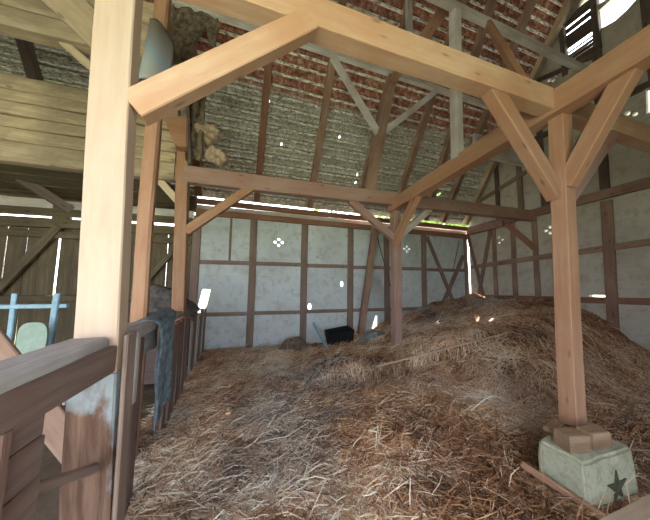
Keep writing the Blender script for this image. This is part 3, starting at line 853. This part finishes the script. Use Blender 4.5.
for (p0, p1, w_, h_, lab) in (((2.37, 1.315, 0.395), (2.53, 1.275, 0.395), 0.12, 0.12, 'squared oak pad at the left front of the right post foot'),
                      ((2.585, 1.27, 0.395), (2.76, 1.25, 0.395), 0.11, 0.12, 'squared oak pad at the right front of the right post foot'),
                      ((2.50, 1.46, 0.36), (2.70, 1.52, 0.36), 0.09, 0.04, 'thin oak pad behind the left side of the right post foot'),
                      ((2.925, 1.46, 0.36), (2.95, 1.33, 0.36), 0.07, 0.04, 'thin oak pad beside the right side of the right post foot')):
    T('oak_pad', p0, p1, w_, h_, 'oak', lab, 'wood block', group='oak pads on the stone block', rough=0.006, cuts=3)
T('thin_lath', (2.20, 1.50, 0.13), (2.36, 1.06, 0.04), 0.035, 0.05, 'orange', 'short brown lath lying against the left foot of the stone block', 'lath')
T('near_rail', (1.25, 0.78, 0.37), (3.2, 0.80, 0.37), 0.09, 0.1, 'pale', 'pale squared rail cutting the lower right corner in front of the stone block', 'rail')

# ------------------------------------------------------------ straw
def sst(t):
    t = np.clip(t, 0, 1); return t * t * (3 - 2 * t)
_g = rng.random((64, 64))
def vn(x, y):
    xi = np.floor(x).astype(int); yi = np.floor(y).astype(int)
    fx = x - xi; fy = y - yi
    fx = fx * fx * (3 - 2 * fx); fy = fy * fy * (3 - 2 * fy)
    a = _g[xi % 64, yi % 64]; b = _g[(xi + 1) % 64, yi % 64]; c = _g[xi % 64, (yi + 1) % 64]; d = _g[(xi + 1) % 64, (yi + 1) % 64]
    return (a * (1 - fx) + b * fx) * (1 - fy) + (c * (1 - fx) + d * fx) * fy - 0.5
def height(x, y):
    x = np.asarray(x, float); y = np.asarray(y, float)
    h = 1.15 * sst((x - 1.6) / 5.4) * sst((y - 1.9) / 1.7)
    h = h + 0.20 * np.exp(-((x - 4.4) / 0.9) ** 2 - ((y - 3.0) / 0.8) ** 2)
    # ragged step where the heap was forked away
    yl = 3.35 + 0.25 * vn(x * 1.1, x * 0 + 3) - 0.12 * (x - 2.5)
    h = h + 0.21 * sst((y - yl) / 0.12) * sst((x - 0.7) / 0.8) * (1 - sst((x - 3.6) / 1.2)) * (1 - sst((y - 4.2) / 1.2))
    # low swell in the middle foreground
    h = h + 0.16 * np.exp(-((x - 1.7) / 1.0) ** 2 - ((y - 2.5) / 0.8) ** 2)
    amp = 0.25 + 0.75 * sst((x - 0.5) / 1.5)
    h = h + amp * (0.13 * vn(x * 1.7 + 5, y * 1.7) + 0.09 * vn(x * 4.1, y * 4.1 + 9) + 0.04 * vn(x * 10, y * 10))
    # keep the straw low round the block
    d = np.hypot(x - 2.7, y - 1.4)
    h = h * (1 - 0.85 * np.exp(-(d / 0.55) ** 2)) 
    return h
def straw_heap():
    dx = 0.05
    xs = np.arange(-1.02, XG + 0.001, dx); ys = np.arange(0.2, YB + 0.001, dx)
    X, Y = np.meshgrid(xs, ys)
    X = np.minimum(X, XG); Y = np.minimum(Y, YB)
    H = height(X, Y) - 0.015
    nx, ny = len(xs), len(ys)
    V = np.stack([X.ravel(), Y.ravel(), H.ravel()], 1)
    I = (np.arange(ny - 1)[:, None] * nx + np.arange(nx - 1)[None, :]).ravel()
    Q = np.stack([I, I + 1, I + nx + 1, I + nx], 1)
    # stems
    n = 260000
    def scatter(m, near):
        if near:
            r = 0.9 + 3.6 * rng.random(m) ** 1.1
            th = rng.uniform(math.radians(-22), math.radians(98), m)
            x = r * np.sin(th) ; y = r * np.cos(th) 
        else:
            x = rng.uniform(-1.0, XG - 0.1, m); y = rng.uniform(0.5, YB - 0.08, m)
        k = (x > -1.0) & (x < XG - 0.08) & (y > 0.35) & (y < YB - 0.06)
        k &= ~((x > 2.33) & (x < 3.0) & (y > 1.18) & (y < 1.62))
        k &= ~((x < -0.5 - 0.1 * np.clip(y - 1.3, 0, 3)) & (y < 1.65)) 
        return x[k], y[k]
    a, b = scatter(n // 2, True), scatter(n // 2, False)
    x = np.concatenate([a[0], b[0]]); y = np.concatenate([a[1], b[1]])
    n = len(x)
    L = np.clip(rng.lognormal(math.log(0.125), 0.55, n), 0.04, 0.5)
    yawf = 6.0 * vn(x * 0.9 + 20, y * 0.9) + 4 * vn(x * 3, y * 3 + 30)
    yw = yawf + rng.normal(0, 1.25, n)
    pitch = rng.normal(0.04, 0.20, n) + (rng.random(n) < 0.05) * rng.uniform(0, 0.7, n)
    width = rng.uniform(0.0012, 0.0030, n) * (1 + 0.10 * np.hypot(x, y))
    bend = rng.normal(0, 0.25, n)
    e = 0.04
    gx = (height(x + e, y) - height(x - e, y)) / (2 * e); gy = (height(x, y + e) - height(x, y - e)) / (2 * e)
    z = height(x, y) + np.abs(rng.normal(0.0, 0.014, n))
    tone = 0.60 + 0.27 * rng.normal(size=n) + 0.55 * vn(x * 1.3 + 40, y * 1.3) + 0.35 * vn(x * 5 + 3, y * 5)
    # trampled, bleached path along the left-centre
    path = np.exp(-((x - 0.35 - 0.02 * y) / 0.55) ** 2) * sst((y - 1.6) / 1.0)
    tone = tone + 0.10 * path
    tone = np.clip(tone, 0, 1)
    bleach = np.clip(-0.02 + 0.5 * path + 1.3 * vn(x * 0.8 + 11, y * 0.8 + 7) + 0.8 * vn(x * 3 + 1, y * 3 + 2) + 0.2 * rng.normal(size=n), 0, 0.9)
    ts = np.array([-0.5, -0.17, 0.17, 0.5])
    verts = np.zeros((n, 4, 2, 3))
    for i, t in enumerate(ts):
        ang = yw + bend * t * 2
        ddx = np.cos(ang) * np.cos(pitch); ddy = np.sin(ang) * np.cos(pitch)
        px = x + ddx * L * t; py = y + ddy * L * t
        pz = z + gx * ddx * L * t + gy * ddy * L * t + np.sin(pitch) * L * (t + 0.2) - 0.02 * (2 * t) ** 2
        px = np.minimum(px, XG - 0.02); py = np.minimum(py, YB - 0.02)
        rl = rng.uniform(0.2, 1.2, n) if i == 0 else rl
        sx = -np.sin(ang) * np.cos(rl) * width; sy = np.cos(ang) * np.cos(rl) * width; sz = np.sin(rl) * width
        w = 1.0 if i < 3 else 0.6
        verts[:, i, 0] = np.stack([px - sx * w, py - sy * w, pz - sz * w], 1)
        verts[:, i, 1] = np.stack([px + sx * w, py + sy * w, pz + sz * w], 1)
    base = len(V)
    idx = base + np.arange(n)[:, None] * 8
    quads = []
    for i in range(3):
        quads.append(np.stack([idx[:, 0] + 2 * i, idx[:, 0] + 2 * i + 1, idx[:, 0] + 2 * i + 3, idx[:, 0] + 2 * i + 2], 1))
    SQ = np.concatenate(quads)
    VV = np.concatenate([V, verts.reshape(-1, 3)]); QQ = np.concatenate([Q, SQ]).astype(np.int32)
    me = bpy.data.meshes.new('straw_heap')
    me.vertices.add(len(VV)); me.vertices.foreach_set('co', VV.astype(np.float32).ravel())
    me.loops.add(QQ.size); me.loops.foreach_set('vertex_index', QQ.ravel())
    me.polygons.add(len(QQ))
    me.polygons.foreach_set('loop_start', np.arange(0, QQ.size, 4, dtype=np.int32))
    me.update(calc_edges=True)
    at = me.attributes.new('tone', 'FLOAT', 'POINT')
    tv = np.concatenate([np.full(len(V), 0.2), np.repeat(tone, 8)]).astype(np.float32)
    at.data.foreach_set('value', tv)
    ab = me.attributes.new('bleach', 'FLOAT', 'POINT')
    ab.data.foreach_set('value', np.concatenate([np.zeros(len(V)), np.repeat(bleach, 8)]).astype(np.float32))
    mi = np.concatenate([np.zeros(len(Q), np.int32), np.ones(len(SQ), np.int32)])
    me.materials.append(M['straw_bed']); me.materials.append(M['straw'])
    me.polygons.foreach_set('material_index', mi)
    me.update()
    o = bpy.data.objects.new('straw_heap', me); COL.objects.link(o)
    tag(o, 'loose straw covering the barn floor and heaped up towards the gable', 'straw', kind='stuff')
straw_heap()
H = lambda x, y: float(height(x, y))

# the long lath lying on the heap
la, lb = (2.03, 3.55), (4.40, 3.03)
T('long_lath', (la[0], la[1], H(*la) + 0.04), (lb[0], lb[1], H(*lb) + 0.04), 0.03, 0.024, 'pale', 'long thin pale lath lying across the straw heap', 'lath')

# ------------------------------------------------------------ clutter at the foot of the back wall
def open_bin(c, sx, sy, sz):
    bm = bmesh.new()
    t = 0.02
    o_ = [(-sx, -sy), (sx, -sy), (sx, sy), (-sx, sy)]
    b0 = [bm.verts.new((x * 0.85, y * 0.85, 0)) for x, y in o_]
    t0 = [bm.verts.new((x, y, sz)) for x, y in o_]
    t1 = [bm.verts.new((x - math.copysign(t, x), y - math.copysign(t, y), sz)) for x, y in o_]
    b1 = [bm.verts.new(((x - math.copysign(t, x)) * 0.85, (y - math.copysign(t, y)) * 0.85, t)) for x, y in o_]
    for i in range(4):
        k = (i + 1) % 4
        bm.faces.new((b0[i], b0[k], t0[k], t0[i])); bm.faces.new((t0[i], t0[k], t1[k], t1[i])); bm.faces.new((t1[i], t1[k], b1[k], b1[i]))
    bm.faces.new(b0); bm.faces.new(b1)
    bmesh.ops.recalc_face_normals(bm, faces=bm.faces)
    bmesh.ops.bevel(bm, geom=list(bm.edges), offset=0.008, segments=2, affect='EDGES')
    me = bpy.data.meshes.new('black_bin'); bm.to_mesh(me); bm.free()
    return link('black_bin', me, M['black'], loc=c)
o = open_bin((2.28, 5.75, H(2.28, 5.75) - 0.05), 0.33, 0.2, 0.36); o.rotation_euler = (0.1, -0.12, 0.05)
tag(o, 'black open bin standing half in the straw at the foot of the back wall', 'bin')
T('blue_board', (1.87, 5.45, H(1.87, 5.45) - 0.05), (1.64, 5.95, 0.55), 0.13, 0.03, 'gray', 'pale blue board leaning against the back wall beside the black bin', 'board', up=(1, 0, 0)).data.materials[0] = M['blue_paint']
def mound(name, cx, cy, rx, ry, h, mat, label, cat, seed=0):
    def f(u, v):
        a = 2 * math.pi * u; r = 1 - v
        rr = r * (1 + 0.14 * math.sin(3 * a + seed))
        x = cx + rx * rr * math.cos(a); y = cy + ry * rr * math.sin(a)
        z = H(x, y) - 0.03 + h * (1 - r ** 2.2) + 0.035 * nn(x * 6, y * 6, seed)
        return (x, y, z)
    o = cloth(name, f, 28, 10, mat)
    return tag(o, label, cat)
mound('grey_tarp', 2.95, 5.35, 0.42, 0.25, 0.17, M['cloth_gray'], 'grey crumpled tarp lying on the straw beside the middle post', 'tarp', 1)
mound('brown_sack', 1.15, 5.85, 0.40, 0.25, 0.26, M['sacking'], 'brownish flat sack on the straw left of the blue board', 'sack', 4)
mound('dark_hole', -0.62, 3.95, 0.12, 0.10, 0.05, M['black'], 'small black mound standing in for a dark hole in the straw beside the fence', 'rag', 2)  # shade of a hole in the straw, put into a black mound
mound('blue_rag', -0.50, 4.05, 0.12, 0.08, 0.06, M['cloth_blue'], 'small blue-grey scrap on the straw next to the dark hole', 'rag', 3)

# ------------------------------------------------------------ tree outside, seen through the chinks under the eave
def tree():
    n = 7000
    x = 13.5 + rng.normal(0, 3.6, n); z = 5.9 + rng.normal(0, 0.75, n); y = 12 + rng.normal(0, 0.8, n)
    k = z > 4.75
    x, y, z = x[k], y[k], z[k]; n = len(x)
    s = rng.uniform(0.10, 0.22, n)
    V = np.zeros((n, 4, 3)); a = rng.normal(size=(n, 3)); a /= np.linalg.norm(a, axis=1)[:, None]
    b = np.cross(a, rng.normal(size=(n, 3))); b /= np.linalg.norm(b, axis=1)[:, None]
    c = np.stack([x, y, z], 1)
    for i, (p, q) in enumerate(((-1, 0), (0, -.5), (1, 0), (0, .5))):
        V[:, i] = c + a * (s * p)[:, None] + b * (s * q)[:, None]
    me = bpy.data.meshes.new('foliage')
    me.from_pydata((V - np.array([13.5, 12, -0.12])).reshape(-1, 3).tolist(), [], (np.arange(n * 4).reshape(-1, 4)).tolist())
    r = empty('tree', (13.5, 12, -0.12), 'green tree outside, glimpsed through the gaps under the eave', 'tree')
    link('foliage', me, M['leaf'], r)
    T('trunk', (13.5, 12, -0.12), (13.6, 12.1, 6.0), 0.35, 0.35, 'dark', parent=r, up=(1, 0, 0), rough=0.04, bev=0.1, taper=0.6)
tree()

# ------------------------------------------------------------ light
w = bpy.data.worlds.new('sky'); scene.world = w
w.use_nodes = True
nt = w.node_tree; nt.nodes.clear()
out = nt.nodes.new('ShaderNodeOutputWorld'); bg = nt.nodes.new('ShaderNodeBackground')
bg.inputs[0].default_value = (0.83, 0.92, 1.0, 1)
bg.inputs[1].default_value = 6.6
nt.links.new(bg.outputs[0], out.inputs[0])
sd = bpy.data.lights.new('sun', 'SUN'); sd.energy = 30.0; sd.angle = 0.01; sd.color = (1, 0.95, 0.86)
so = bpy.data.objects.new('sun', sd); COL.objects.link(so)
so.rotation_euler = Vector((0.15, 0.42, 0.90)).to_track_quat('Z', 'Y').to_euler()

scene.view_settings.view_transform = 'Standard'
scene.view_settings.look = 'None'
scene.view_settings.gamma = 1
scene.view_settings.exposure = 0.06
